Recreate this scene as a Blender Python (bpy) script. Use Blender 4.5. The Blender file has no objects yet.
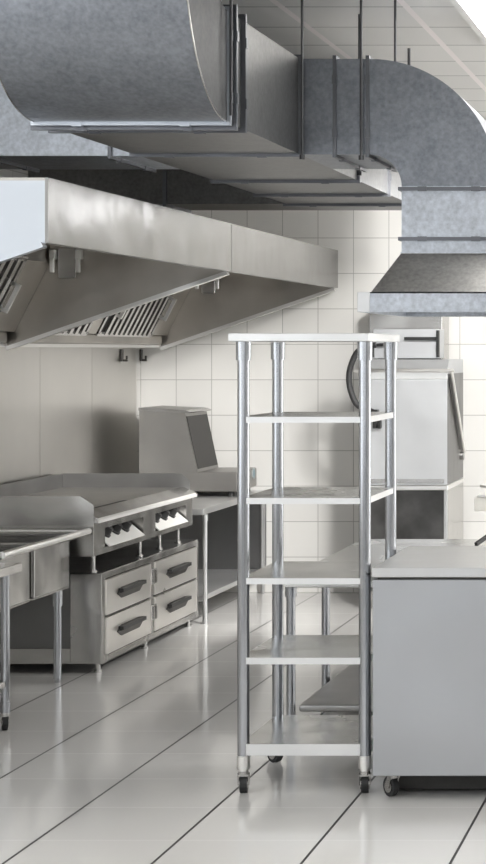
import bpy, bmesh, math, random
from mathutils import Vector, Matrix
random.seed(7)
S = bpy.context.scene
C = S.collection
PI = math.pi

# ------------------------------------------------------------------ materials
def new_mat(name):
    m = bpy.data.materials.new(name); m.use_nodes = True
    nt = m.node_tree
    b = nt.nodes.get('Principled BSDF')
    return m, nt, b

def ramp(nt, stops):
    r = nt.nodes.new('ShaderNodeValToRGB')
    e = r.color_ramp.elements
    e[0].position, e[0].color = stops[0][0], (*stops[0][1], 1)
    e[1].position, e[1].color = stops[-1][0], (*stops[-1][1], 1)
    for p, c in stops[1:-1]:
        x = e.new(p); x.color = (*c, 1)
    return r

def steel(name, col=(.62, .62, .61), rough=.3, var=.08, streak=(1, 1, 1), metallic=1.0, scale=3.0, rvar=.06, wave=.35):
    m, nt, b = new_mat(name)
    tc = nt.nodes.new('ShaderNodeTexCoord')
    mp = nt.nodes.new('ShaderNodeMapping'); mp.inputs['Scale'].default_value = streak
    nz = nt.nodes.new('ShaderNodeTexNoise'); nz.inputs['Scale'].default_value = scale; nz.inputs['Detail'].default_value = 4
    nt.links.new(tc.outputs['Object'], mp.inputs['Vector']); nt.links.new(mp.outputs[0], nz.inputs['Vector'])
    lo = tuple(max(0, c * (1 - var)) for c in col); hi = tuple(min(1, c * (1 + var)) for c in col)
    r = ramp(nt, [(.3, lo), (.7, hi)])
    nt.links.new(nz.outputs['Fac'], r.inputs[0]); nt.links.new(r.outputs[0], b.inputs['Base Color'])
    mr = nt.nodes.new('ShaderNodeMapRange')
    mr.inputs['To Min'].default_value = max(.03, rough - rvar); mr.inputs['To Max'].default_value = rough + rvar
    nt.links.new(nz.outputs['Fac'], mr.inputs['Value']); nt.links.new(mr.outputs[0], b.inputs['Roughness'])
    b.inputs['Metallic'].default_value = metallic
    if metallic > .5:      # slightly uneven sheet metal, so reflections swell and fade
        n2 = nt.nodes.new('ShaderNodeTexNoise'); n2.inputs['Scale'].default_value = 2.6; n2.inputs['Detail'].default_value = 1.5
        bp = nt.nodes.new('ShaderNodeBump'); bp.inputs['Strength'].default_value = wave; bp.inputs['Distance'].default_value = .06
        nt.links.new(tc.outputs['Object'], n2.inputs['Vector']); nt.links.new(n2.outputs['Fac'], bp.inputs['Height']); nt.links.new(bp.outputs[0], b.inputs['Normal'])
    return m

def galvanized(name, col, rough=.42):
    m, nt, b = new_mat(name)
    tc = nt.nodes.new('ShaderNodeTexCoord')
    v = nt.nodes.new('ShaderNodeTexNoise'); v.inputs['Scale'].default_value = 55; v.inputs['Detail'].default_value = 3
    nz = nt.nodes.new('ShaderNodeTexNoise'); nz.inputs['Scale'].default_value = 11; nz.inputs['Detail'].default_value = 8; nz.inputs['Roughness'].default_value = .7
    ad = nt.nodes.new('ShaderNodeMixRGB'); ad.inputs[0].default_value = .5
    nt.links.new(tc.outputs['Object'], v.inputs['Vector']); nt.links.new(tc.outputs['Object'], nz.inputs['Vector'])
    nt.links.new(v.outputs['Fac'], ad.inputs[1]); nt.links.new(nz.outputs['Fac'], ad.inputs[2])
    r = ramp(nt, [(.36, tuple(c * .80 for c in col)), (.64, tuple(min(1, c * 1.2) for c in col))])
    nt.links.new(ad.outputs[0], r.inputs[0]); nt.links.new(r.outputs[0], b.inputs['Base Color'])
    b.inputs['Metallic'].default_value = .9; b.inputs['Roughness'].default_value = rough
    return m

def plain(name, col, rough=.5, metallic=0.0, var=.06, scale=20):
    return steel(name, col, rough, var, (1, 1, 1), metallic, scale, .04)

def emit(name, col, strength):
    m, nt, b = new_mat(name)
    b.inputs['Base Color'].default_value = (.9, .9, .9, 1)
    b.inputs['Emission Color'].default_value = (*col, 1); b.inputs['Emission Strength'].default_value = strength
    return m

def grid_mat(name, axes, size, offset, line, base, grout, rough, rough_g, bump=.15, var=.05):
    """tile pattern from object coordinates; axes: two component indices, size/offset/line per axis; grout colour per axis"""
    m, nt, b = new_mat(name)
    N, L = nt.nodes, nt.links
    tc = N.new('ShaderNodeTexCoord'); sp = N.new('ShaderNodeSeparateXYZ'); L.new(tc.outputs['Object'], sp.inputs[0])
    def math_(op, a, bv=None):
        n = N.new('ShaderNodeMath'); n.operation = op
        if isinstance(a, (int, float)): n.inputs[0].default_value = a
        else: L.new(a, n.inputs[0])
        if bv is not None:
            if isinstance(bv, (int, float)): n.inputs[1].default_value = bv
            else: L.new(bv, n.inputs[1])
        return n.outputs[0]
    masks, cells = [], []
    for k in range(2):
        t = math_('DIVIDE', math_('SUBTRACT', sp.outputs[axes[k]], offset[k]), size[k])
        fr = math_('FRACT', t)
        d = math_('MINIMUM', fr, math_('SUBTRACT', 1.0, fr))
        masks.append(math_('LESS_THAN', d, line[k] / size[k] / 2))
        cells.append(math_('FLOOR', t))
    wn = N.new('ShaderNodeTexWhiteNoise'); wn.noise_dimensions = '2D'
    cb = N.new('ShaderNodeCombineXYZ'); L.new(cells[0], cb.inputs[0]); L.new(cells[1], cb.inputs[1]); L.new(cb.outputs[0], wn.inputs['Vector'])
    r = ramp(nt, [(0, tuple(c * (1 - var) for c in base)), (1, tuple(min(1, c * (1 + var)) for c in base))])
    nz = N.new('ShaderNodeTexNoise'); nz.inputs['Scale'].default_value = 2.2; nz.inputs['Detail'].default_value = 5
    L.new(tc.outputs['Object'], nz.inputs['Vector'])
    L.new(math_('MULTIPLY', math_('ADD', wn.outputs['Value'], nz.outputs['Fac']), .5), r.inputs[0])
    cur = r.outputs[0]
    for k in (1, 0):
        mx = N.new('ShaderNodeMixRGB'); L.new(masks[k], mx.inputs[0]); L.new(cur, mx.inputs[1])
        mx.inputs[2].default_value = (*grout[k], 1); cur = mx.outputs[0]
    L.new(cur, b.inputs['Base Color'])
    mm = math_('MAXIMUM', masks[0], masks[1])
    mr = N.new('ShaderNodeMapRange'); L.new(mm, mr.inputs['Value'])
    mr.inputs['To Min'].default_value = rough; mr.inputs['To Max'].default_value = rough_g
    L.new(mr.outputs[0], b.inputs['Roughness'])
    bp = N.new('ShaderNodeBump'); bp.inputs['Strength'].default_value = bump; bp.inputs['Distance'].default_value = .002
    L.new(math_('SUBTRACT', 1.0, mm), bp.inputs['Height']); L.new(bp.outputs[0], b.inputs['Normal'])
    return m

M = {}
M['steel'] = steel('brushed_steel', (.50, .49, .475), .25, .06, (1, 1, 1))
M['steel_light'] = steel('light_steel', (.66, .66, .66), .36, .04)
M['steel_dark'] = steel('dark_steel', (.36, .355, .35), .38, .12)
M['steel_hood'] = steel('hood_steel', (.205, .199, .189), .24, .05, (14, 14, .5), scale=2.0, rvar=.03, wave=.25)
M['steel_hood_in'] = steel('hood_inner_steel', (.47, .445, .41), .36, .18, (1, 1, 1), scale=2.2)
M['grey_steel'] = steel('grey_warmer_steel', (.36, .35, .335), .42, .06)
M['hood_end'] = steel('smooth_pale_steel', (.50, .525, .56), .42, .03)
M['pale_panel'] = steel('pale_satin_panel', (.86, .85, .83), .35, .03, metallic=.35)
M['dish_front'] = steel('pale_dishwasher_steel', (.56, .57, .585), .46, .03, metallic=.6)
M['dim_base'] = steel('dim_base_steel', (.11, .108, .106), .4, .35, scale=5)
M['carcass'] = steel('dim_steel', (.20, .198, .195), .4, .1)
M['steel_plate'] = steel('griddle_plate_steel', (.44, .43, .41), .42, .10)
M['shelf'] = steel('shelf_steel', (.66, .66, .645), .26, .05)
M['shelf_edge'] = steel('shelf_edge_steel', (.80, .80, .80), .42, .03)
M['post'] = steel('post_steel', (.42, .43, .45), .18, .03, rvar=.01, wave=.0)
M['cabinet'] = steel('cabinet_steel', (.47, .48, .50), .42, .05, scale=1.6)
M['drawer'] = steel('drawer_steel', (.80, .775, .735), .30, .05, wave=.10, metallic=.85)
M['cladding'] = steel('cladding_steel', (.62, .605, .58), .28, .05, (1, 1, .6), scale=1.5, wave=.0, rvar=.0)
M['polished'] = steel('polished_steel', (.85, .84, .82), .30, .02)
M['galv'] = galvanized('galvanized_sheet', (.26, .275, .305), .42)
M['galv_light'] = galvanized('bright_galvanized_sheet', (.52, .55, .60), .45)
M['galv_shaded'] = galvanized('shaded_galvanized_sheet', (.175, .173, .170), .38)  # sheet colour darkened to carry the shade on trunk and cross duct
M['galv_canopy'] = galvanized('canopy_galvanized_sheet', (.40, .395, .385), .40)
M['galv_shade'] = galvanized('shade_galvanized_sheet', (.085, .086, .088), .5)
M['flange'] = steel('flange_steel', (.17, .175, .19), .4, .15)
M['flange_light'] = steel('bright_flange_steel', (.52, .55, .60), .35, .06)
M['rod'] = steel('dark_rod_steel', (.10, .10, .105), .45, .1)
M['black'] = plain('black_plastic', (.018, .018, .018), .42, 0, .2)
M['rubber'] = plain('black_rubber', (.025, .025, .026), .6, 0, .2)
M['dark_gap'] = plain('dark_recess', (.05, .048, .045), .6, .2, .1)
M['handle_dark'] = steel('dark_handle_steel', (.09, .085, .08), .35, .1)
M['white_body'] = plain('cream_enamel', (.78, .76, .71), .35)
M['badge'] = plain('grey_badge', (.42, .45, .46), .4)
M['badge_in'] = plain('teal_badge', (.22, .31, .35), .4)
M['paint'] = plain('white_wall_paint', (.62, .62, .62), .6, 0, .03, 3)
M['panel_back'] = steel('dark_sheet_steel', (.30, .30, .30), .34, .1)  # dark grey steel for the sheet behind the side table
M['lamp'] = emit('lamp_diffuser', (1.0, .985, .95), 18.0)
M['lamp_near'] = emit('near_lamp_diffuser', (1.0, .985, .95), 5.0)
M['lamp_seen'] = emit('seen_lamp_diffuser', (1.0, .985, .95), 9.0)
M['daylight'] = emit('bright_window_glass', (.90, .95, 1.0), 1.75)
M['fill_glow'] = emit('fill_glow_pane', (.96, .98, 1.0), 3.0)
M['daylight_high'] = emit('high_window_glass', (.97, .98, 1.0), 20.0)
M['daylight_soft'] = emit('soft_window_glass', (.92, .96, 1.0), 1.0)
M['tile_wall_back'] = grid_mat('white_wall_tile_back', (0, 2), (.2544, .2544), (-4.264, 0), (.005, .005), (.80, .79, .765), ((.42, .41, .39), (.42, .41, .39)), .16, .6)
M['tile_wall_side'] = grid_mat('white_wall_tile_side', (1, 2), (.2544, .2544), (14.35, 0), (.005, .005), (.80, .79, .765), ((.42, .41, .39), (.42, .41, .39)), .16, .6)
M['tile_floor'] = grid_mat('pale_floor_tile', (0, 1), (.505, .508), (-1.470, 8.115), (.010, .004), (.66, .65, .635), ((.035, .034, .033), (.50, .495, .485)), .13, .5, .1, .04)
M['tile_ceiling'] = grid_mat('ceiling_tile', (0, 1), (.5975, .60), (-1.570, 9.56), (.034, .014), (.74, .73, .71), ((.90, .85, .84), (.15, .146, .142)), .8, .7, .2, .04)

# ------------------------------------------------------------------ mesh helpers (all in world coordinates)
def BM(): return bmesh.new()

def _bev(bm, geom_verts, w, seg=2):
    es = {e for v in geom_verts for e in v.link_edges}
    bmesh.ops.bevel(bm, geom=list(es), offset=w, segments=seg, affect='EDGES', profile=.5)

def box(bm, x0, x1, y0, y1, z0, z1, bev=0, seg=2):
    r = bmesh.ops.create_cube(bm, size=1, matrix=Matrix.Translation(((x0+x1)/2, (y0+y1)/2, (z0+z1)/2)) @ Matrix.Diagonal((abs(x1-x0), abs(y1-y0), abs(z1-z0), 1)))
    if bev: _bev(bm, r['verts'], min(bev, .45*min(abs(x1-x0), abs(y1-y0), abs(z1-z0))), seg)
    return bm

def cyl(bm, p0, p1, r, r2=None, seg=20, bev=0):
    p0, p1 = Vector(p0), Vector(p1); d = p1 - p0
    mt = Matrix.Translation((p0+p1)/2) @ d.to_track_quat('Z', 'Y').to_matrix().to_4x4()
    q = bmesh.ops.create_cone(bm, cap_ends=True, segments=seg, radius1=r, radius2=r if r2 is None else r2, depth=d.length, matrix=mt)
    return bm

def bar(bm, p0, p1, w, h, up=(0, 0, 1)):
    """rectangular bar between two points; w across, h along up"""
    p0, p1 = Vector(p0), Vector(p1); d = (p1-p0).normalized(); u = Vector(up); u = (u - d*u.dot(d)).normalized(); s = d.cross(u)
    vs = []
    for p in (p0, p1):
        for a, b_ in ((-1, -1), (1, -1), (1, 1), (-1, 1)):
            vs.append(bm.verts.new(p + s*a*w/2 + u*b_*h/2))
    for f in ((0, 1, 2, 3), (7, 6, 5, 4), (0, 4, 5, 1), (1, 5, 6, 2), (2, 6, 7, 3), (3, 7, 4, 0)):
        bm.faces.new([vs[i] for i in f])
    return bm

def prism(bm, pts, axis, a0, a1, bev=0):
    """extrude a polygon; axis 'x': pts=(y,z); 'y': pts=(x,z); 'z': pts=(x,y)"""
    def P(p, a):
        return {'x': (a, p[0], p[1]), 'y': (p[0], a, p[1]), 'z': (p[0], p[1], a)}[axis]
    A = [bm.verts.new(P(p, a0)) for p in pts]; B = [bm.verts.new(P(p, a1)) for p in pts]
    bm.faces.new(A); bm.faces.new(B[::-1]); n = len(pts)
    for i in range(n):
        bm.faces.new((A[i], B[i], B[(i+1) % n], A[(i+1) % n]))
    if bev: _bev(bm, A+B, bev)
    return bm

def hull_quad(bm, quads):
    """faces from explicit points"""
    for q in quads: bm.faces.new([bm.verts.new(p) for p in q])
    return bm

def tube(bm, pts, r, seg=10, smooth_n=6, closed=False):
    P = [Vector(p) for p in pts]
    out = []
    n = len(P)
    for i in range(n-1):
        p0, p1, p2, p3 = P[max(i-1, 0)], P[i], P[i+1], P[min(i+2, n-1)]
        for k in range(smooth_n):
            t = k/smooth_n
            out.append(.5*((2*p1)+(-p0+p2)*t+(2*p0-5*p1+4*p2-p3)*t*t+(-p0+3*p1-3*p2+p3)*t**3))
    out.append(P[-1])
    rings = []
    a = None
    for i, p in enumerate(out):
        d = (out[min(i+1, len(out)-1)]-out[max(i-1, 0)]).normalized()
        if a is None:
            a = d.cross(Vector((0, 0, 1)) if abs(d.z) < .9 else Vector((1, 0, 0)))
        a = (a - d*a.dot(d)).normalized(); b_ = d.cross(a)
        rings.append([bm.verts.new(p + a*math.cos(2*PI*k/seg)*r + b_*math.sin(2*PI*k/seg)*r) for k in range(seg)])
    for i in range(len(rings)-1):
        for k in range(seg):
            bm.faces.new((rings[i][k], rings[i][(k+1) % seg], rings[i+1][(k+1) % seg], rings[i+1][k]))
    bm.faces.new(rings[0][::-1]); bm.faces.new(rings[-1])
    return bm

def torus(bm, c, R, r, axis='x', seg=24, ring=8):
    vs = []
    for i in range(seg):
        a = 2*PI*i/seg; row = []
        for k in range(ring):
            b_ = 2*PI*k/ring; rr = R + r*math.cos(b_); h = r*math.sin(b_)
            u, v = rr*math.cos(a), rr*math.sin(a)
            row.append(bm.verts.new(Vector(c) + Vector({'x': (h, u, v), 'y': (u, h, v), 'z': (u, v, h)}[axis])))
        vs.append(row)
    for i in range(seg):
        for k in range(ring):
            bm.faces.new((vs[i][k], vs[(i+1) % seg][k], vs[(i+1) % seg][(k+1) % ring], vs[i][(k+1) % ring]))
    return bm

def root_of(o):
    while o.parent is not None: o = o.parent
    return o

def obj(name, bm, mat, parent=None, origin=None):
    bmesh.ops.recalc_face_normals(bm, faces=bm.faces)
    for f in bm.faces: f.smooth = True
    for e in bm.edges:
        if len(e.link_faces) == 2:
            e.smooth = e.calc_face_angle(0) < math.radians(32)
    off = root_of(parent).location if parent is not None else Vector(origin or (0, 0, 0))
    bmesh.ops.translate(bm, verts=bm.verts, vec=-Vector(off))
    me = bpy.data.meshes.new(name); bm.to_mesh(me); bm.free()
    me.materials.append(M[mat] if isinstance(mat, str) else mat)
    o = bpy.data.objects.new(name, me); C.objects.link(o)
    wn = o.modifiers.new('shading', 'WEIGHTED_NORMAL'); wn.keep_sharp = True; wn.weight = 100
    if parent is not None: o.parent = parent
    else: o.location = off
    return o

def tag(o, label, cat, group=None):
    o['label'] = label; o['category'] = cat
    if group: o['group'] = group
    return o

def thing(name, label, cat, loc=(0, 0, 0), group=None):
    o = bpy.data.objects.new(name, None); C.objects.link(o); o.location = loc; o.empty_display_size = .1
    return tag(o, label, cat, group)

def struct(name, bm, mat, parent=None):
    o = obj(name, bm, mat, parent)
    if parent is None: o['kind'] = 'structure'
    return o

def dup(root, loc, label):
    r = root.copy(); C.objects.link(r); r.location = loc; r['label'] = label
    for ch in list(root.children):
        c = ch.copy(); C.objects.link(c); c.parent = r
        for g in list(ch.children):
            d = g.copy(); C.objects.link(d); d.parent = c
    return r

# ------------------------------------------------------------------ room shell
XL, XR, YB, YF, ZC = -4.264, 3.6, 14.35, -1.6, 3.38
struct('floor', box(BM(), XL-.2, XR+.2, YF-.2, YB+.2, -.1, 0), 'tile_floor')
struct('ceiling', box(BM(), XL-.2, XR+.2, YF-.2, YB+.2, ZC, ZC+.1), 'tile_ceiling')
struct('wall_back', box(BM(), XL-.2, XR+.2, YB, YB+.15, 0, ZC), 'tile_wall_back')
struct('wall_left', box(BM(), XL-.15, XL, YF, YB, 0, ZC), 'tile_wall_side')
struct('wall_right', box(BM(), XR, XR+.15, YF, YB, 0, ZC), 'paint')
struct('wall_front', box(BM(), XL-.2, XR+.2, YF-.15, YF, 0, ZC), 'paint')
# stainless cladding sheets behind the cooking line
for k in range(4):
    y1 = 14.225 - .99*k
    struct('trim_%d' % (k+1), box(BM(), XL, XL+.008, y1-.985, y1, .0, 2.32), 'cladding')
# big windows that light the near half of the room
def window(name, axis, a0, a1, z0, z1, at, sgn, mat=None):
    """window of frame, glass; axis x: lies on a wall of constant x"""
    f = BM(); t = .05; d = .04
    def bx(bm, u0, u1, v0, v1, w0, w1):
        if axis == 'x': box(bm, min(at+sgn*w0, at+sgn*w1), max(at+sgn*w0, at+sgn*w1), u0, u1, v0, v1)
        else: box(bm, u0, u1, min(at+sgn*w0, at+sgn*w1), max(at+sgn*w0, at+sgn*w1), v0, v1)
    bx(f, a0-t, a1+t, z0-t, z0, .001, d); bx(f, a0-t, a1+t, z1, z1+t, .001, d)
    bx(f, a0-t, a0, z0, z1, .001, d); bx(f, a1, a1+t, z0, z1, .001, d)
    bx(f, (a0+a1)/2-t/2, (a0+a1)/2+t/2, z0, z1, .001, d)
    fr = struct(name, f, 'steel_light')
    g = BM(); bx(g, a0, a1, z0, z1, .003, .012)
    obj('glass', g, mat or 'daylight' if mat or axis == 'x' else 'daylight_soft', fr)
window('window_1', 'x', 3.6, 6.9, .9, 3.0, XL, 1)
window('window_2', 'x', -.6, 2.9, .9, 3.0, XL, 1)
window('window_3', 'y', -3.9, -.5, .9, 3.0, YF, 1)
window('window_4', 'y', .1, 3.3, .9, 3.0, YF, 1)
window('fill_panel', 'x', 9.6, 13.7, .6, 2.3, XR, -1, 'fill_glow')  # glowing panel added out of view to brighten the back wall
window('window_6', 'y', -1.22, -.78, 2.72, 2.88, YB, -1, 'daylight_high')

# ------------------------------------------------------------------ lights on the ceiling
def ceiling_light(x0, x1, y0, y1, label, mat='lamp'):
    t = thing('ceiling_light', label, 'ceiling light', ((x0+x1)/2, (y0+y1)/2, ZC), 'ceiling lights')
    h = BM(); w = .035
    box(h, x0, x0+w, y0, y1, ZC-.05, ZC-.001); box(h, x1-w, x1, y0, y1, ZC-.05, ZC-.001)
    box(h, x0+w, x1-w, y0, y0+w, ZC-.05, ZC-.001); box(h, x0+w, x1-w, y1-w, y1, ZC-.05, ZC-.001)
    obj('housing', h, 'steel_light', t)
    obj('diffuser', box(BM(), x0+w, x1-w, y0+w, y1-w, ZC-.044, ZC-.034), mat, t)
ceiling_light(-1.0, -.5, 10.9, 12.4, 'added unseen ceiling light panel near the back wall beyond the canopy hood', 'lamp_near')  # panel added out of view to throw light on the back wall
ceiling_light(-1.30, -.78, 8.9, 10.65, 'bright ceiling light panel above the duct elbow at upper right', 'lamp_seen')
ceiling_light(.45, .97, 7.4, 11.2, 'added unseen long ceiling light panel over the far right of the room')  # added out of view to lift the brightness of the back area
ceiling_light(1.9, 2.42, 7.4, 11.4, 'added unseen long ceiling light panel near the right wall at the far end')  # second unseen panel added to light the back area
ceiling_light(-.1, .42, 3.2, 6.6, 'long bright ceiling light panel over the near middle of the room', 'lamp_near')
ceiling_light(1.7, 2.2, 2.8, 6.6, 'long bright ceiling light panel over the near right of the room', 'lamp_near')
ceiling_light(-3.5, -3.0, 2.8, 6.3, 'long bright ceiling light panel over the near left of the room', 'lamp_near')
def fill_spot(x, y, zz, tx, ty, tz, energy, cone, label):  # unseen lamps added to brighten the lower back wall and corner table
    p = Vector((x, y, zz)); d = (Vector((tx, ty, tz))-p).normalized()
    t = thing('fill_spot', label, 'fill_spot', (x, y, ZC), 'added fill spots')
    b = BM(); cyl(b, (x, y, ZC-.02), (x, y, ZC-.001), .05, seg=18); cyl(b, (x, y, zz+.02), (x, y, ZC-.02), .012, seg=12)
    obj('mount', b, 'black', t)
    b = BM(); cyl(b, p-d*.16, p-d*.03, .05, .10, seg=24)
    obj('fill_head', b, 'black', t)
    l = bpy.data.lights.new('fill_bulb', 'SPOT'); l.energy = energy; l.spot_size = math.radians(cone); l.spot_blend = .6; l.shadow_soft_size = .22
    l.color = (1, .985, .96)
    o = bpy.data.objects.new('fill_bulb', l); C.objects.link(o); o.location = p + d*.16
    o.rotation_euler = d.to_track_quat('-Z', 'Y').to_euler()
fill_spot(-.95, 10.1, 3.15, -2.95, 14.35, 1.0, 620, 62, 'added unseen fill spot aimed at the tiled back wall')
fill_spot(-1.12, 10.6, 2.80, -3.9, 13.1, .8, 340, 50, 'added unseen fill spot aimed at the corner table')

# ------------------------------------------------------------------ ventilation duct
DX0, DX1, DZ0, DZ1 = -2.70, -1.9575, 2.62, 3.05
duct = thing('ventilation_duct', 'large galvanized rectangular air duct with elbows and branches hung under the ceiling', 'air duct', (-2.33, 9.3, DZ0))
# near elbow: comes down from the ceiling and turns away from the viewer
def arc_strip(c, r, a0, a1, n=20):
    return [(c[0]+r*math.cos(a0+(a1-a0)*i/n), c[1]+r*math.sin(a0+(a1-a0)*i/n)) for i in range(n+1)]
cy, cz = 7.70, 3.21
outer = arc_strip((cy, cz), .59, -PI/2, -PI, 24); inner = arc_strip((cy, cz), .16, -PI, -PI/2, 12)
prof = outer + [(cy-.59, ZC-.001), (cy-.16, ZC-.001)] + inner
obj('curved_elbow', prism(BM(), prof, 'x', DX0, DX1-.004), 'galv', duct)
obj('shaded_side', prism(BM(), prof, 'x', DX1-.004, DX1), 'galv_shade', duct)  # shade on the elbow's side put into a darker sheet colour
for xx in (DX0, DX1):
    seam = BM()
    pts = [(xx, p[0], p[1]) for p in outer]
    for i in range(len(pts)-1):
        bar(seam, pts[i], pts[i+1], .005, .005, (1, 0, 0))
    obj('seam', seam, 'steel', duct)
obj('trunk', box(BM(), DX0, DX1, cy, 12.06, DZ0, DZ1), 'galv_shaded', duct)
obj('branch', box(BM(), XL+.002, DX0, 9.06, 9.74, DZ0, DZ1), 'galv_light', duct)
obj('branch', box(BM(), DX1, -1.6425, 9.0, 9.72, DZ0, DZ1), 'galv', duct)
obj('cross_duct', box(BM(), XL+.002, DX1, 12.06, 12.60, DZ0, DZ1), 'galv_shaded', duct)
ex, ez = -1.6425, 2.478
prof = arc_strip((ex, ez), .572, PI/2, 0, 24) + arc_strip((ex, ez), .142, 0, PI/2, 14)
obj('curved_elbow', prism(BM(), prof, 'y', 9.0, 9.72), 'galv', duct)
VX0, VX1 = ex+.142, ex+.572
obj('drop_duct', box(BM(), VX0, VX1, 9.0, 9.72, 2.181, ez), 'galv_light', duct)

def ring(axis, at, u0, u1, v0, v1, pr=.016, th=.018, mat='flange', clips=True):
    """flange frame around a duct; axis = direction of the duct"""
    bm = BM()
    def bx(ua, ub, va, vb, t0=at-th/2, t1=at+th/2):
        if axis == 'y': box(bm, ua, ub, t0, t1, va, vb)
        elif axis == 'x': box(bm, t0, t1, ua, ub, va, vb)
        else: box(bm, ua, ub, va, vb, t0, t1)
    bx(u0-pr, u1+pr, v0-pr, v0+.001); bx(u0-pr, u1+pr, v1-.001, v1+pr)
    bx(u0-pr, u0+.001, v0, v1); bx(u1-.001, u1+pr, v0, v1)
    if clips:
        e = .004; w = .020
        for f in (.22, .78):
            for va, vb in ((v0-pr-e, v0), (v1, v1+pr+e)):
                c = u0+(u1-u0)*f; bx(c-w, c+w, va, vb, at-th/2-e*.6, at+th/2+e*.6)
            for ua, ub in ((u0-pr-e, u0), (u1, u1+pr+e)):
                c = v0+(v1-v0)*f; bx(ua, ub, c-w, c+w, at-th/2-e*.6, at+th/2+e*.6)
    return obj('flange', bm, mat, duct)
ring('y', 7.715, DX0, DX1, DZ0, DZ1, .014, .022, 'flange_light')
ring('y', 7.755, DX0, DX1, DZ0, DZ1, .028, .022)
ring('y', 7.93, DX0, DX1, DZ0, DZ1, .020, .022)
ring('y', 8.97, DX0, DX1, DZ0, DZ1, .014, .016, 'flange')
ring('y', 10.36, DX0, DX1, DZ0, DZ1, .016, .02)
ring('y', 11.28, DX0, DX1, DZ0, DZ1, .016, .02)
ring('y', 12.03, DX0, DX1, DZ0, DZ1, .016, .02)
ring('x', -1.80, 9.0, 9.72, DZ0, DZ1, .014, .016)
ring('x', -1.652, 9.0, 9.72, DZ0, DZ1, .014, .016)
ring('x', -2.83, 9.06, 9.74, DZ0, DZ1, .014, .016)
ring('x', -3.40, 9.06, 9.74, DZ0, DZ1, .014, .016)
ring('x', -3.437, 12.06, 12.60, DZ0, DZ1, .016, .02)
ring('z', 2.465, VX0, VX1, 9.0, 9.72, .014, .016)
ring('z', 2.240, VX0, VX1, 9.0, 9.72, .014, .016)

def rod(x, y, z0, z1, label, plate=True):
    t = thing('hanger_rod', label, 'hanger rod', (x, y, z1), 'hanger rods holding the ducts')
    obj('rod', cyl(BM(), (x, y, z0), (x, y, z1-.001), .006, seg=10), 'rod', t)
    if plate: obj('nut', cyl(BM(), (x, y, z0-.008), (x, y, z0+.012), .012, seg=6), 'rod', t)
rod(-1.934, 7.675, 2.64, ZC, 'dark hanger rod beside the near curved elbow of the duct', False)
rod(-1.934, 8.935, 2.60, ZC, 'dark hanger rod at the corner where the right duct branch leaves the trunk')
rod(-1.676, 8.965, 2.60, ZC, 'dark hanger rod running down the front of duct at the right elbow flange')
rod(-1.58, 9.30, 3.05+.013, ZC, 'dark hanger rod ending on top of the right curved elbow')
rod(-1.834, 9.765, 2.60, ZC, 'short dark hanger rod behind the right duct branch')
st = obj('threaded_stud', cyl(BM(), (-1.475, 9.05, 3.020), (-1.475, 9.05, 3.105), .007, seg=8), 'rod', None, (-1.475, 9.05, 3.02))
tag(st, 'tiny dark stud standing up from top of the right curved elbow', 'stud')

# ------------------------------------------------------------------ extraction hood (left)
HX, HB, HZ0, HZ1 = -2.817, -4.07, 2.18, 2.447
HY0, HYM, HY1 = 8.20, 11.19, 14.19
ZB = 1.757
hood = thing('extraction_hood', 'long stainless kitchen extraction hood with grease filters along left wall above griddle', 'extraction hood', (-3.5, 11.2, ZB))
for y0, y1 in ((HY0, HYM-.004), (HYM+.004, HY1)):
    b = box(BM(), HX-.012, HX, y0, y1, HZ0, HZ1)
    box(b, HX-.045, HX-.012, max(y0, HY0+.013), min(y1, HY1-.013), HZ0, HZ0+.014)
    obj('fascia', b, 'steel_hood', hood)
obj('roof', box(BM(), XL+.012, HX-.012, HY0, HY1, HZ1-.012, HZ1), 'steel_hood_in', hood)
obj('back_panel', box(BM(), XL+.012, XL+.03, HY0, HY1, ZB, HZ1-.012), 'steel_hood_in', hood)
def side_panel(y0, y1, name, mat):
    pts = [(HX-.012, HZ1-.012), (HX-.012, HZ0), (HB, ZB), (XL+.03, ZB), (XL+.03, HZ1-.012)]
    p = obj(name, prism(BM(), pts, 'y', y0, y1), mat, hood)
    return p
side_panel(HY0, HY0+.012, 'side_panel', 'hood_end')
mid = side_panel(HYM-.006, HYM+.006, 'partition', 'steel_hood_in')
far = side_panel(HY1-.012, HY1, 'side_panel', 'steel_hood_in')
for yy in (HY0+.012, HYM, HY1-.012):   # rolled rims under the panels
    b = BM(); bar(b, (HX-.02, yy, HZ0-.008), (HB, yy, ZB-.008), .05, .022)
    obj('rim', b, 'polished' if yy > HY0+.1 else 'hood_end', hood)
# grease gutter along the wall
g = prism(BM(), [(XL+.03, ZB), (HB, ZB), (HB, ZB+.02), (HB-.015, ZB+.02), (HB-.015, ZB+.012), (XL+.03, ZB+.012)], 'y', HY0+.012, HY1-.012)
obj('gutter', g, 'polished', hood)
g = BM(); box(g, HB-.012, HB+.03, HY0+.05, HYM-.08, ZB+.022, ZB+.085, .012); box(g, HB-.012, HB+.03, HYM+.08, HY1-.08, ZB+.022, ZB+.085, .012)
obj('gutter_trough', g, 'steel_hood_in', hood)
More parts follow.
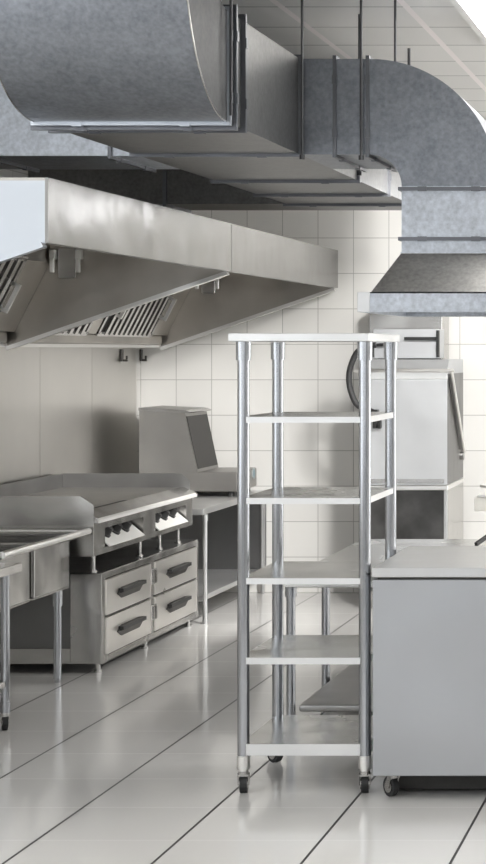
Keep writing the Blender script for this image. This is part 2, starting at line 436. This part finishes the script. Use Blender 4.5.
# baffle filters: sloping plane from wall side low to front high
FL, FH = Vector((-4.03, 0, 1.845)), Vector((-3.83, 0, 2.235))
sl = (FH-FL).normalized(); nrm = Vector((sl.z, 0, -sl.x))
def grease_filter(y0, y1):
    bm = BM()
    up = nrm
    for yy in (y0+.02, y1-.02):
        bar(bm, FL+Vector((0, yy, 0)), FH+Vector((0, yy, 0)), .04, .02, nrm)
    for q in (FL, FH):
        bar(bm, q+Vector((0, y0, 0)), q+Vector((0, y1, 0)), .03, .02, nrm)
    n = max(4, int((y1-y0)/.105))
    for i in range(1, n):
        yy = y0+.03+(y1-y0-.06)*i/n
        bar(bm, FL+Vector((0, yy, 0))+nrm*.012, FH+Vector((0, yy, 0))+nrm*.012, .048, .02, nrm)
    f = obj('grease_filter', bm, 'steel', hood)
    bb = BM(); bar(bb, FL+Vector((0, y0+.01, 0))-nrm*.016, FL+(FH-FL)+Vector((0, y0+.01, 0))-nrm*.016, .01, .004, nrm)
    o = BM(); c0 = FL-nrm*.02; c1 = FH-nrm*.02
    hull_quad(o, [((c0.x, y0, c0.z), (c0.x, y1, c0.z), (c1.x, y1, c1.z), (c1.x, y0, c1.z))]); bb.free()
    obj('filter_backing', o, 'carcass', f)
    for yy in (y0+(y1-y0)*.12, y1-(y1-y0)*.04):
        h = BM(); c = (FL+FH)/2+Vector((0, yy, 0))+nrm*.05
        bar(h, c-sl*.085, c+sl*.085, .022, .022, nrm)
        for s in (-1, 1): bar(h, c+sl*.075*s-nrm*.04, c+sl*.075*s, .02, .02, sl)
        obj('handle', h, 'polished', f)
for y0, y1 in ((8.5, 9.45), (9.62, 10.80), (11.5, 12.42), (12.62, 13.80)):
    grease_filter(y0, y1)
# blank sheets between filters and the inclined inner front
for y0, y1 in ((HY0+.02, 8.48), (9.47, 9.60), (10.82, HYM-.01), (HYM+.01, 11.48), (12.44, 12.60), (13.82, HY1-.014)):
    o = BM(); bar(o, FL+Vector((0, (y0+y1)/2, 0)), FH+Vector((0, (y0+y1)/2, 0)), y1-y0, .01, nrm)
    obj('blank_sheet', o, 'steel_hood_in', hood)
b = BM(); bar(b, FH+Vector((0, HY0+.02, 0)), FH+Vector((0, HY1-.02, 0)), .02, .02)
box(b, FH.x-.02, FH.x, HY0+.02, HY1-.02, FH.z, HZ1-.012)
obj('inner_rail', b, 'steel_hood_in', hood)
for yy in (HYM-.02, HY1-.026):         # latch plates with two clips on the panels
    o = box(BM(), -3.78, -3.68, yy-.01, yy, 2.14, 2.31, .003, 1)
    lp = obj('latch_plate', o, 'steel', hood)
    for xx in (-3.80, -3.655):
        c = box(BM(), xx-.018, xx+.018, yy-.045, yy, 2.245, 2.30, .004, 1); box(c, xx-.012, xx+.012, yy-.055, yy-.03, 2.17, 2.25, .004, 1)
        obj('clip', c, 'polished', lp)

# hook brackets on the wall under the hood
def wall_bracket(y, label):
    b = box(BM(), XL+.009, XL+.022, y-.02, y+.02, 1.66, 1.745, .004, 1)
    box(b, XL+.022, XL+.055, y-.012, y+.012, 1.66, 1.675, .003, 1); box(b, XL+.044, XL+.055, y-.012, y+.012, 1.675, 1.70, .003, 1)
    o = obj('wall_bracket', b, 'handle_dark', None, (XL, y, 1.66)); tag(o, label, 'bracket', 'wall brackets under the hood')
wall_bracket(13.86, 'small dark wall bracket under the hood, the one farther from the tiled corner')
wall_bracket(14.31, 'small dark wall bracket under the hood beside the tiled corner')

# ------------------------------------------------------------------ canopy hood (right)
ch = thing('canopy_hood', 'pyramid shaped galvanized canopy hood hanging from the duct at right', 'canopy hood', (-1.28, 9.36, 1.906))
LX0, LX1, LY0, LY1, LZ0, LZ1 = -1.65, -.915, 8.75, 9.97, 1.906, 1.994
b = BM(); t = .012
box(b, LX0, LX1, LY0, LY0+t, LZ0, LZ1); box(b, LX0, LX1, LY1-t, LY1, LZ0, LZ1)
box(b, LX0, LX0+t, LY0+t, LY1-t, LZ0, LZ1); box(b, LX1-t, LX1, LY0+t, LY1-t, LZ0, LZ1)
obj('skirt', b, 'galv_light', ch)
obj('corner_cap', box(BM(), LX0-.002, LX0+.052, LY0-.004, LY0-.0005, LZ0, LZ1, .001, 1), 'steel_light', ch)
IX0, IX1, IY0, IY1 = LX0+.052, LX1-.052, LY0+.03, LY1-.03
q = []
TZ = 2.178; A = [(IX0, IY0, LZ1), (IX1, IY0, LZ1), (IX1, IY1, LZ1), (IX0, IY1, LZ1)]; B_ = [(VX0, 9.0, TZ), (VX1, 9.0, TZ), (VX1, 9.72, TZ), (VX0, 9.72, TZ)]
bm = BM(); a_ = [bm.verts.new(p) for p in A]; c_ = [bm.verts.new(p) for p in B_]
for i in range(4): bm.faces.new((a_[i], a_[(i+1) % 4], c_[(i+1) % 4], c_[i]))
obj('tapered_canopy', bm, 'galv_canopy', ch)
bm = BM()
for (xa, xb, ya, yb) in ((LX0, IX0, LY0, LY1), (IX1, LX1, LY0, LY1), (IX0, IX1, LY0, IY0), (IX0, IX1, IY1, LY1)):
    box(bm, xa, xb, ya, yb, LZ1-.006, LZ1)
obj('top_ledge', bm, 'galv_light', ch)
bm = BM(); box(bm, VX0-.004, VX1+.004, 8.996, 9.724, TZ-.01, TZ+.003)
obj('collar', bm, 'galv_light', ch)

# ------------------------------------------------------------------ drawer cabinet under the griddle
CX, CY0, CY1, CZ0, CZ1 = -3.40, 10.75, 12.67, .052, .54
cab = thing('drawer_cabinet', 'stainless four drawer cabinet standing on short feet under the griddle', 'drawer cabinet', (-3.8, 11.7, 0))
b = BM(); box(b, -4.2, CX-.02, CY0, CY1, CZ0, CZ1, .004, 1)
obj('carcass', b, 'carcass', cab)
b = BM(); box(b, CX-.17, CX-.001, CY0-.012, CY0+.02, CZ0, CZ1, .006)      # pillar at the near end
obj('end_pillar', b, 'steel', cab)
b = BM(); box(b, -4.2, CX-.17, CY0-.006, CY0+.01, CZ0, CZ0+.085, .003, 1)
obj('plinth_rail', b, 'steel', cab)
# front frame
fr = BM(); y_m = 11.665
box(fr, CX-.03, CX, CY0-.012, CY0+.045, CZ0, CZ1, .003, 1); box(fr, CX-.03, CX, CY1-.05, CY1, CZ0, CZ1, .003, 1)
box(fr, CX-.03, CX, CY0+.045, CY1-.05, CZ0, CZ0+.035, .003, 1); box(fr, CX-.03, CX, CY0+.045, CY1-.05, CZ1-.035, CZ1, .003, 1)
box(fr, CX-.03, CX, y_m-.035, y_m+.035, CZ0+.035, CZ1-.035, .002, 1)
obj('front_frame', fr, 'steel', cab)
obj('recess', box(BM(), CX-.028, CX-.016, CY0+.03, CY1-.03, CZ0+.03, CZ1-.03), 'dark_gap', cab)
def drawer(y0, y1, z0, z1):
    d = obj('drawer', box(BM(), CX-.014, CX+.008, y0, y1, z0, z1, .004), 'drawer', cab)
    yc = y0+(y1-y0)*.50; zc = (z0+z1)/2; h = BM(); L_ = .235
    prism(h, [(yc-L_, zc), (yc-L_+.07, zc-.030), (yc+L_-.07, zc-.030), (yc+L_, zc), (yc+L_-.07, zc+.030), (yc-L_+.07, zc+.030)], 'x', CX+.008, CX+.014)
    obj('handle_recess', h, 'handle_dark', d)
    h = BM(); bar(h, (CX+.026, yc-L_+.02, zc+.016), (CX+.026, yc+L_-.02, zc+.016), .024, .020)
    for s in (-1, 1): bar(h, (CX+.008, yc+s*(L_-.05), zc+.014), (CX+.026, yc+s*(L_-.05), zc+.014), .045, .024)
    obj('handle', h, 'black', d)
zmid = .300
for (y0, y1) in ((CY0+.052, y_m-.042), (y_m+.042, CY1-.057)):
    drawer(y0, y1, CZ0+.042, zmid-.006); drawer(y0, y1, zmid+.006, CZ1-.042)
for zz in (.21, .42):
    h = BM(); box(h, CX, CX+.014, y_m-.05, y_m+.05, zz-.045, zz+.045, .003, 1); box(h, CX+.014, CX+.022, y_m-.03, y_m-.01, zz-.035, zz+.035)
    box(h, CX+.014, CX+.022, y_m+.01, y_m+.03, zz-.035, zz+.035)
    obj('latch', h, 'steel', cab)
for (xx, yy) in ((-3.44, 10.80), (-3.44, 11.66), (-3.44, 12.58), (-4.1, 10.80), (-4.1, 12.58)):
    f = cyl(BM(), (xx, yy, 0), (xx, yy, .012), .022, seg=16); cyl(f, (xx, yy, .012), (xx, yy, CZ0), .014, seg=16)
    obj('foot', f, 'steel', cab)

# ------------------------------------------------------------------ griddle
gr = thing('griddle', 'stainless countertop griddle with splash guards and black knobs standing on drawer cabinet', 'griddle', (-3.8, 11.6, CZ1))
GX, GY0, GY1 = -3.40, 10.60, 12.55
GB = -4.215
b = BM()
box(b, GB, -3.52, GY0+.01, GY1-.01, .648, .845)
box(b, -3.52, GX-.002, GY0+.01, GY1-.01, .780, .835)
box(b, -3.52, GX-.002, GY0+.01, 10.80, .676, .78); box(b, -3.52, GX-.002, 11.50, 11.74, .676, .78); box(b, -3.52, GX-.002, 12.40, GY1-.01, .676, .78)
box(b, -3.52, GX, GY0+.01, GY1-.01, .645, .676)
obj('body', b, 'steel', gr)
b = BM()
for y0, y1 in ((10.80, 11.50), (11.74, 12.40)): box(b, -3.519, -3.512, y0, y1, .676, .78)
obj('control_recess', b, 'dark_gap', gr)
obj('cooking_plate', box(BM(), GB, -3.46, GY0+.012, GY1-.012, .845, .878), 'steel_plate', gr)
nose = [(-3.46, .835), (-3.46, .884), (-3.385, .848), (-3.372, .838), (-3.372, .822), (-3.40, .822), (-3.402, .835)]
obj('front_nose', prism(BM(), nose, 'y', GY0+.0125, GY1), 'steel', gr)
obj('nose_edge', prism(BM(), [(-3.388, .849), (-3.368, .838), (-3.368, .822), (-3.374, .822), (-3.376, .836)], 'y', GY0-.002, GY1-.03), 'pale_panel', gr)
obj('grease_slot', box(BM(), -3.50, -3.468, GY0+.06, 11.45, .8785, .8805), 'dark_gap', gr)
def guard(y0, y1):
    return obj('splash_guard', prism(BM(), [(GB, .648), (-3.40, .648), (-3.40, .918), (-3.47, .966), (GB, .966)], 'y', y0, y1, .002), 'steel', gr)
guard(GY0, GY0+.012); 
obj('splash_guard', prism(BM(), [(GB, .80), (-3.42, .80), (-3.42, .915), (-3.47, .966), (GB, .966)], 'y', GY1-.012, GY1, .002), 'steel_dark', gr)
obj('splash_guard', box(BM(), GB-.012, GB, GY0, GY1, .648, .966, .002, 1), 'steel_dark', gr)
for y0, y1, ks in ((10.82, 11.46, (10.93, 11.10, 11.27)), (11.76, 12.37, (11.86, 12.03, 12.20))):
    pl = prism(BM(), [(-3.505, .772), (-3.385, .676), (-3.380, .681), (-3.50, .778)], 'y', y0, y1)
    cp = obj('control_panel', pl, 'pale_panel', gr)
    nv = Vector((.6248, 0, .7808)); 
    for ky in ks:
        c = Vector((-3.452, ky, .738))
        k = BM(); cyl(k, c-nv*.004, c+nv*.012, .040, seg=20); cyl(k, c+nv*.012, c+nv*.05, .034, .029, seg=20)
        bar(k, c+nv*.052-Vector((0, .03, 0)), c+nv*.052+Vector((0, .03, 0)), .014, .02, nv)
        obj('knob', k, 'black', cp)
for yy in (10.78, 11.62, 12.02, 12.42):
    f = cyl(BM(), (-3.46, yy, CZ1), (-3.46, yy, .552), .022, seg=16); cyl(f, (-3.46, yy, .552), (-3.46, yy, .648), .012, seg=16)
    obj('leg', f, 'steel', gr)
for yy in (10.78, 12.42):
    f = cyl(BM(), (-4.1, yy, CZ1), (-4.1, yy, .56), .026, seg=16); cyl(f, (-4.1, yy, .56), (-4.1, yy, .648), .018, seg=16)
    obj('leg', f, 'steel', gr)

# ------------------------------------------------------------------ sink (left)
sk = thing('sink', 'stainless two bowl commercial sink on round legs in front of the griddle', 'sink', (-3.8, 9.9, 0))
SX0, SX1, SY0, SY1, SZ = -4.225, -3.41, 9.30, 10.55, .785
bowls = ((9.34, 9.90), (9.995, 10.49)); bx0, bx1 = -4.08, -3.507
b = BM()
box(b, bx1, SX1, SY0, SY1, SZ-.022, SZ-.008); box(b, SX0, bx0, SY0, SY1, SZ-.022, SZ-.008)
ys = [SY0, bowls[0][0], bowls[0][1], bowls[1][0], bowls[1][1], SY1]
for i in (0, 2, 4): box(b, bx0, bx1, ys[i], ys[i+1], SZ-.022, SZ-.008)
obj('sink_top', b, 'steel', sk)
r = BM(); tube(r, [(SX1, SY0, SZ), (SX1, SY1, SZ)], .017, 12, 1); tube(r, [(SX0+.02, SY1, SZ), (SX1, SY1, SZ)], .013, 12, 1)
tube(r, [(SX0+.02, SY0, SZ), (SX1, SY0, SZ)], .013, 12, 1)
obj('rolled_rim', r, 'polished', sk)
obj('backsplash', box(BM(), SX0-.01, SX0, SY0, SY1, SZ-.02, SZ+.12, .003, 1), 'steel', sk)
for y0, y1 in bowls:
    b = BM(); t = .012; z0, z1 = .49, SZ-.022
    box(b, bx0-t, bx1+t, y0-t, y1+t, z0, z0+t, .004, 1)
    box(b, bx1, bx1+t, y0-t, y1+t, z0+t, z1, .006); box(b, bx0-t, bx0, y0-t, y1+t, z0+t, z1, .004, 1)
    box(b, bx0, bx1, y0-t, y0, z0+t, z1, .004, 1); box(b, bx0, bx1, y1, y1+t, z0+t, z1, .004, 1)
    w = obj('bowl', b, 'steel', sk)
    yc = (y0+y1)/2
    obj('drain', cyl(BM(), (-3.8, yc, z0-.05), (-3.8, yc, z0+t+.003), .05, seg=20), 'steel_dark', w)
for xx, yy in ((-3.547, 10.47), (-4.12, 10.47), (-3.547, 9.36), (-4.12, 9.36)):
    f = cyl(BM(), (xx, yy, .02), (xx, yy, .492), .020, seg=16); cyl(f, (xx, yy, .40), (xx, yy, .492), .026, seg=16); cyl(f, (xx, yy, 0), (xx, yy, .05), .014, .02, seg=16)
    obj('leg', f, 'post', sk)

# ------------------------------------------------------------------ casters
def caster(parent, x, y, z_top, r=.036, ang=0.0, mat='rubber', w=.022):
    """swivel caster whose wheel touches the floor"""
    ca, sa = math.cos(ang), math.sin(ang)
    ax = Vector((ca, sa, 0)); back = Vector((-sa, ca, 0))*.018
    c = Vector((x, y, r)) + back
    f = BM(); cyl(f, (x, y, z_top-.016), (x, y, z_top), .020, seg=14)
    for s in (-1, 1):
        bar(f, Vector((x, y, z_top-.014))+ax*s*(w/2+.006), c+ax*s*(w/2+.006), .006, .024, (-sa, ca, 0))
    bar(f, Vector((x, y, z_top-.016))-ax*(w/2+.008), Vector((x, y, z_top-.016))+ax*(w/2+.008), .03, .008)
    cst = obj('caster', f, 'steel', parent)
    wh = BM(); cyl(wh, c-ax*w/2, c+ax*w/2, r, seg=24)
    whl = obj('wheel', wh, mat, cst)
    hb = BM(); cyl(hb, c-ax*(w/2+.004), c+ax*(w/2+.004), r*.62, seg=20)
    obj('hub', hb, 'steel', cst)

# ------------------------------------------------------------------ mobile table at the left edge
mt = thing('mobile_table', 'stainless wheeled table cut off by the left edge in front of the sink', 'table', (-3.7, 8.8, 0))
TX0, TX1, TY0, TY1, TZt = -4.15, -3.276, 8.35, 9.20, .762
obj('tabletop', box(BM(), TX0, TX1, TY0, TY1, TZt-.04, TZt, .006), 'steel', mt)
for xx, yy in ((-3.335, 9.14), (-4.09, 9.14), (-3.335, 8.41), (-4.09, 8.41)):
    f = cyl(BM(), (xx, yy, .10), (xx, yy, TZt-.04), .020, seg=16); cyl(f, (xx, yy, .085), (xx, yy, .13), .023, seg=16)
    obj('leg', f, 'post', mt)
    caster(mt, xx, yy, .086, .038, .5)
obj('undershelf', box(BM(), TX0+.03, TX1-.05, TY0+.03, TY1-.05, .20, .23, .004, 1), 'steel', mt)

# ------------------------------------------------------------------ side table in the corner
stb = thing('side_table', 'stainless table with undershelf in back left corner beside the griddle', 'table', (-3.8, 13.4, 0))
obj('tabletop', box(BM(), -4.235, -3.365, 12.66, 14.33, .695, .735, .005), 'shelf_edge', stb)
obj('undershelf', box(BM(), -4.225, -3.385, 12.73, 14.31, .140, .172, .004, 1), 'shelf_edge', stb)
for yy in (12.70, 14.28):
    for xx in (-3.345 if yy < 13 else -3.352, -4.2):
        x_ = xx-.02
        f = cyl(BM(), (x_, yy, 0), (x_, yy, .695), .015, seg=16); cyl(f, (x_, yy, .655), (x_, yy, .695), .019, seg=16); cyl(f, (x_, yy, 0), (x_, yy, .03), .017, seg=16)
        obj('leg', f, 'steel_light', stb)
obj('back_panel', box(BM(), -4.23, -3.36, 14.315, 14.34, .172, .695), 'panel_back', stb)

# food warmer on the side table
fw = thing('food_warmer', 'slanted grey steel countertop food warmer on the corner table', 'food warmer', (-3.75, 14.0, .735))
wy0, wy1 = 13.68, 14.24
obj('slanted_housing', prism(BM(), [(-4.076, .90), (-3.675, .90), (-3.765, 1.30), (-3.765, 1.33), (-4.076, 1.345)], 'y', wy0, wy1, .003), 'grey_steel', fw)
b = BM(); bar(b, (-3.679, (wy0+wy1)/2, .925), (-3.757, (wy0+wy1)/2, 1.285), wy1-wy0-.04, .006, (1, 0, .2))
obj('shaded_face', b, 'dark_gap', fw)  # dark sheet puts the shade on the sloping face into its colour
obj('heater_top', prism(BM(), [(-4.08, 1.345), (-3.755, 1.328), (-3.725, 1.315), (-3.735, 1.308), (-4.08, 1.325)], 'y', wy0-.004, wy1+.004), 'steel', fw)
b = BM(); box(b, -4.076, -3.404, wy0, wy1, .770, .905, .012)
bs = obj('base_tray', b, 'grey_steel', fw)
lg = BM(); cyl(lg, (-3.404, 14.13, .868), (-3.398, 14.13, .868), .040, seg=28)
lo = obj('badge', lg, 'badge', bs)
lg = BM(); cyl(lg, (-3.398, 14.13, .868), (-3.3965, 14.13, .868), .031, seg=28); obj('badge_face', lg, 'badge_in', bs)
for xx in (-4.02, -3.46):
    for yy in (wy0+.06, wy1-.06):
        obj('foot', cyl(BM(), (xx, yy, .735), (xx, yy, .772), .022, seg=14), 'black', fw)

# ------------------------------------------------------------------ shelving rack
rk = thing('shelving_rack', 'tall narrow stainless shelving rack with six shelves on casters', 'shelving rack', (-1.69, 8.14, 0))
RX0, RX1, RY0, RY1 = -1.928, -1.452, 7.845, 8.435
tp = BM(); box(tp, -1.972, -1.424, 7.78, 8.50, 1.773, 1.806, .005)
obj('top_shelf', tp, 'shelf_edge', rk)
for z, th in ((1.479, .024), (1.161, .024), (.847, .024), (.536, .026), (.1975, .045)):
    b = BM(); 
    pts = [(RX0-.004, RY0-.016), (RX1+.004, RY0-.016), (RX1+.012, RY0-.004), (RX1+.012, RY1+.004), (RX1+.004, RY1+.016), (RX0-.004, RY1+.016), (RX0-.012, RY1+.004), (RX0-.012, RY0-.004)]
    prism(b, pts, 'z', z-.006, z, .001)
    sh = obj('shelf', b, 'shelf', rk)
    e = BM()
    box(e, RX0+.005, RX1-.005, RY0-.018, RY0-.010, z-th, z-.0005); box(e, RX0+.005, RX1-.005, RY1+.010, RY1+.018, z-th, z-.0005)
    box(e, RX0-.014, RX0-.006, RY0+.005, RY1-.005, z-th, z-.0005); box(e, RX1+.006, RX1+.014, RY0+.005, RY1-.005, z-th, z-.0005)
    obj('shelf_rim', e, 'shelf_edge', sh)
for xx in (RX0, RX1):
    for yy in (RY0, RY1):
        f = cyl(BM(), (xx, yy, .125), (xx, yy, 1.773), .0235, seg=24)
        p = obj('post', f, 'post', rk)
        c = cyl(BM(), (xx, yy, 1.70), (xx, yy, 1.773), .029, .030, seg=24); obj('collar', c, 'post', p)
        c = cyl(BM(), (xx, yy, .100), (xx, yy, .150), .026, seg=20); cyl(c, (xx, yy, .088), (xx, yy, .100), .019, seg=20); obj('caster_collar', c, 'polished', p)
        caster(rk, xx, yy, .090, .036, .15 if yy == RY0 else .9, w=.028)

# ------------------------------------------------------------------ prep cabinet on casters (right)
pc = thing('prep_cabinet', 'grey stainless prep cabinet on casters with flat worktop at right', 'cabinet', (-.75, 8.15, 0))
PX0, PX1, PY0, PY1 = -1.402, -.10, 7.72, 8.59
obj('worktop', box(BM(), PX0, PX1, PY0, PY1, .862, .8985, .004), 'steel_light', pc)
obj('shadow_gap', box(BM(), PX0+.02, PX1-.02, PY0+.012, PY1-.012, .852, .862), 'dark_gap', pc)
obj('cabinet_body', box(BM(), PX0+.002, PX1-.002, PY0+.003, PY1-.003, .094, .853, .005), 'cabinet', pc)
obj('shade_panel', box(BM(), PX0+.03, PX1-.03, PY0+.15, PY1-.15, .012, .094), 'dark_gap', pc)  # dark panel added to hold the shade under the cabinet
for k, (xx, yy) in enumerate(((PX0+.072, PY0+.07), (PX1-.07, PY0+.07), (PX0+.072, PY1-.07), (PX1-.07, PY1-.07))):
    caster(pc, xx, yy, .094, .039, .75)

# ------------------------------------------------------------------ low work table behind the rack
wt = thing('work_table', 'long low stainless work table with undershelf behind the shelving rack', 'table', (-1.5, 9.95, 0))
WX0, WX1, WY0, WY1, WZ = -2.03, -.35, 9.0, 10.88, .712
obj('tabletop', box(BM(), WX0, WX1, WY0, WY1, WZ-.042, WZ, .006), 'shelf', wt)
obj('undershelf', box(BM(), WX0+.06, WX1-.06, WY0+.03, WY1-.06, .105, .137, .010), 'steel_dark', wt)
for xx in (WX0+.025, WX1-.04):
    for yy in (WY0+.03, WY0+.80, WY1-.05):
        f = cyl(BM(), (xx, yy, 0), (xx, yy, WZ-.042), .0205, seg=18); cyl(f, (xx, yy, WZ-.085), (xx, yy, WZ-.042), .027, seg=18); cyl(f, (xx, yy, 0), (xx, yy, .035), .024, seg=18)
        obj('leg', f, 'post', wt)

# ------------------------------------------------------------------ dishwasher at the back
dw = thing('dishwasher', 'stainless hood type dishwasher standing against the back wall', 'dishwasher', (-2.2, 13.8, 0))
X0, X1, Y0, Y1 = -2.49, -1.931, 13.41, 14.20
b = BM(); box(b, X0, X1, Y0+.02, Y1, .12, .80, .004, 1)
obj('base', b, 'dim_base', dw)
b = BM(); box(b, X1-.022, X1+.001, Y0, Y0+.025, .12, .80, .003, 1); obj('base_post', b, 'steel_light', dw)
b = BM(); box(b, X0-.001, X0+.022, Y0, Y0+.025, .12, .80, .003, 1); obj('base_post', b, 'steel_light', dw)
obj('base_side', box(BM(), X1-.006, X1+.002, Y0+.03, Y1, .12, .80), 'steel', dw)
obj('wash_ledge', box(BM(), X0-.01, X1+.006, Y0-.012, Y1, .80, .832, .004, 1), 'polished', dw)
hp = [(Y0, .834), (Y0, 1.535), (Y0+.012, 1.60), (Y0+.09, 1.675), (Y1, 1.675), (Y1, .834)]
wh_ = obj('wash_hood', prism(BM(), hp, 'x', X0, X1, .004), 'dish_front', dw)
b = BM(); box(b, X0-.003, X1+.003, Y0-.006, Y0+.004, 1.545, 1.60, .002, 1)
obj('hood_band', b, 'polished', wh_)
b = BM(); box(b, X0+.02, X1-.02, Y0-.004, Y0+.003, .845, .875)
obj('hood_lip', b, 'steel', wh_)
h = BM(); hz = 1.602
tube(h, [(X0-.03, Y0+.55, 1.12), (X0-.03, Y0+.12, 1.50), (X0-.03, Y0-.03, hz-.005), (X0, Y0-.05, hz), (X1, Y0-.05, hz), (X1+.03, Y0-.03, hz-.005), (X1+.03, Y0+.10, 1.50), (X1+.03, Y0+.62, 1.03)], .013, 10, 5)
obj('lift_handle', h, 'polished', dw)
h = BM(); bar(h, (X1+.016, Y0+.08, 1.56), (X1+.016, Y0+.60, 1.06), .02, .05); cyl(h, (X1+.002, Y0+.62, 1.0), (X1+.03, Y0+.62, 1.0), .03, seg=16)
obj('side_arm', h, 'steel_dark', dw)
obj('side_cover', box(BM(), X1-.001, X1+.004, Y0+.02, Y1-.02, .84, 1.58, .001, 1), 'carcass', dw)
obj('rear_column', box(BM(), -2.555, -2.045, 13.96, 14.30, .85, 2.06, .004, 1), 'steel', dw)
b = BM(); box(b, -2.475, -2.03, 13.68, 13.96, 1.682, 1.884, .006)
cb_ = obj('control_box', b, 'dish_front', dw)
b = BM(); bar(b, (-2.25, 13.66, 1.818), (-2.04, 13.66, 1.818), .02, .022); box(b, -2.04, -2.022, 13.655, 13.70, 1.69, 1.875)
bar(b, (-2.25, 13.66, 1.818), (-2.25, 13.685, 1.818), .02, .02)
obj('handle', b, 'black', cb_)
b = BM(); box(b, -2.482, -2.466, 13.655, 13.70, 1.69, 1.79); bar(b, (-2.50, 13.66, 1.775), (-2.40, 13.66, 1.775), .02, .022)
obj('hose_clamp', b, 'black', cb_)
def PX(x, y, D): return ((x-735)*D/2000, D, 1.74-(y-350)*D/2000)
hz_ = [(376, 345), (366, 346.5), (357, 352.5), (350.5, 367), (349, 380), (351.5, 393), (357, 404.5), (366, 409), (374, 412.5)]
h = tube(BM(), [PX(x, y, 13.36) for x, y in hz_], .020, 10, 5)
obj('hose', h, 'rubber', dw)
b = BM(); px = PX(374, 412.5, 13.38); box(b, px[0]-.03, px[0]+.03, 13.34, 13.409, px[2]-.025, px[2]+.02, .004, 1)
q = PX(377, 424, 13.38); box(b, q[0]-.028, q[0]-.004, 13.37, 13.409, q[2]-.03, q[2]+.03, .004, 1); box(b, q[0]+.004, q[0]+.028, 13.37, 13.409, q[2]-.03, q[2]+.03, .004, 1)
obj('hose_socket', b, 'black', dw)
for xx in (X0+.05, X1-.05):
    for yy in (Y0+.07, Y1-.07):
        obj('foot', cyl(BM(), (xx, yy, 0), (xx, yy, .122), .022, seg=14), 'steel', dw)

# ------------------------------------------------------------------ tap and utensil at the right edge
tpz = WZ
tap = thing('tap', 'cream and chrome mixer tap on the back of work table at right edge', 'tap', (-1.30, 10.78, tpz))
D = 10.78; tx = (475-735)*D/2000
b = BM(); box(b, tx, tx+.070, D-.03, D+.03, 1.74-161*D/2000, 1.74-147*D/2000, .006)
obj('mixer_body', b, 'white_body', tap)
b = BM(); box(b, tx+.02, tx+.16, D-.035, D+.035, 1.74-147*D/2000, 1.74-144*D/2000, .003, 1)
obj('mixer_cover', b, 'polished', tap)
b = BM(); box(b, tx+.070, tx+.13, D-.03, D+.03, 1.74-161*D/2000, 1.74-147*D/2000, .004, 1)
obj('mixer_band', b, 'black', tap)
b = BM(); cyl(b, (tx+.10, D, tpz), (tx+.10, D, 1.74-161*D/2000), .022, seg=16); cyl(b, (tx+.10, D, tpz), (tx+.10, D, tpz+.012), .035, seg=18)
obj('pedestal', b, 'polished', tap)
b = BM(); torus(b, (tx+.065, D, 1.74-136*D/2000), .032, .007, 'z'); cyl(b, (tx+.10, D, 1.74-144*D/2000), (tx+.10, D, 1.74-100*D/2000), .010, seg=12)
obj('spout', b, 'polished', tap)
ut = thing('spatula', 'black handled spatula leaning beside the tap on the work table', 'spatula', (-1.3, 10.45, tpz))
b = BM(); bar(b, (-1.358, 10.49, tpz+.009), (-1.275, 10.705, tpz+.066), .018, .018)
obj('handle', b, 'black', ut)
b = BM(); bar(b, (-1.275, 10.705, tpz+.066), (-1.225, 10.735, tpz+.003), .06, .004)
obj('blade', b, 'steel_light', ut)

# ------------------------------------------------------------------ world, camera, colour
w = bpy.data.worlds.new('World'); S.world = w; w.use_nodes = True
w.node_tree.nodes['Background'].inputs[0].default_value = (.8, .85, .9, 1); w.node_tree.nodes['Background'].inputs[1].default_value = .4
cam = bpy.data.cameras.new('camera'); co = bpy.data.objects.new('camera', cam); C.objects.link(co)
co.location = (0, 0, 1.74); co.rotation_euler = (PI/2, 0, 0)
cam.sensor_fit = 'HORIZONTAL'; cam.sensor_width = 36; cam.lens = 2000/486*36
cam.shift_x = -(735-243)/486; cam.shift_y = -(432-350)/486
cam.clip_end = 100
S.camera = co
S.view_settings.view_transform = 'Standard'; S.view_settings.look = 'None'
S.view_settings.exposure = 0; S.view_settings.gamma = 1
S.cycles.use_denoising = True
S.cycles.max_bounces = 10; S.cycles.diffuse_bounces = 5; S.cycles.glossy_bounces = 5
S.cycles.sample_clamp_indirect = 6
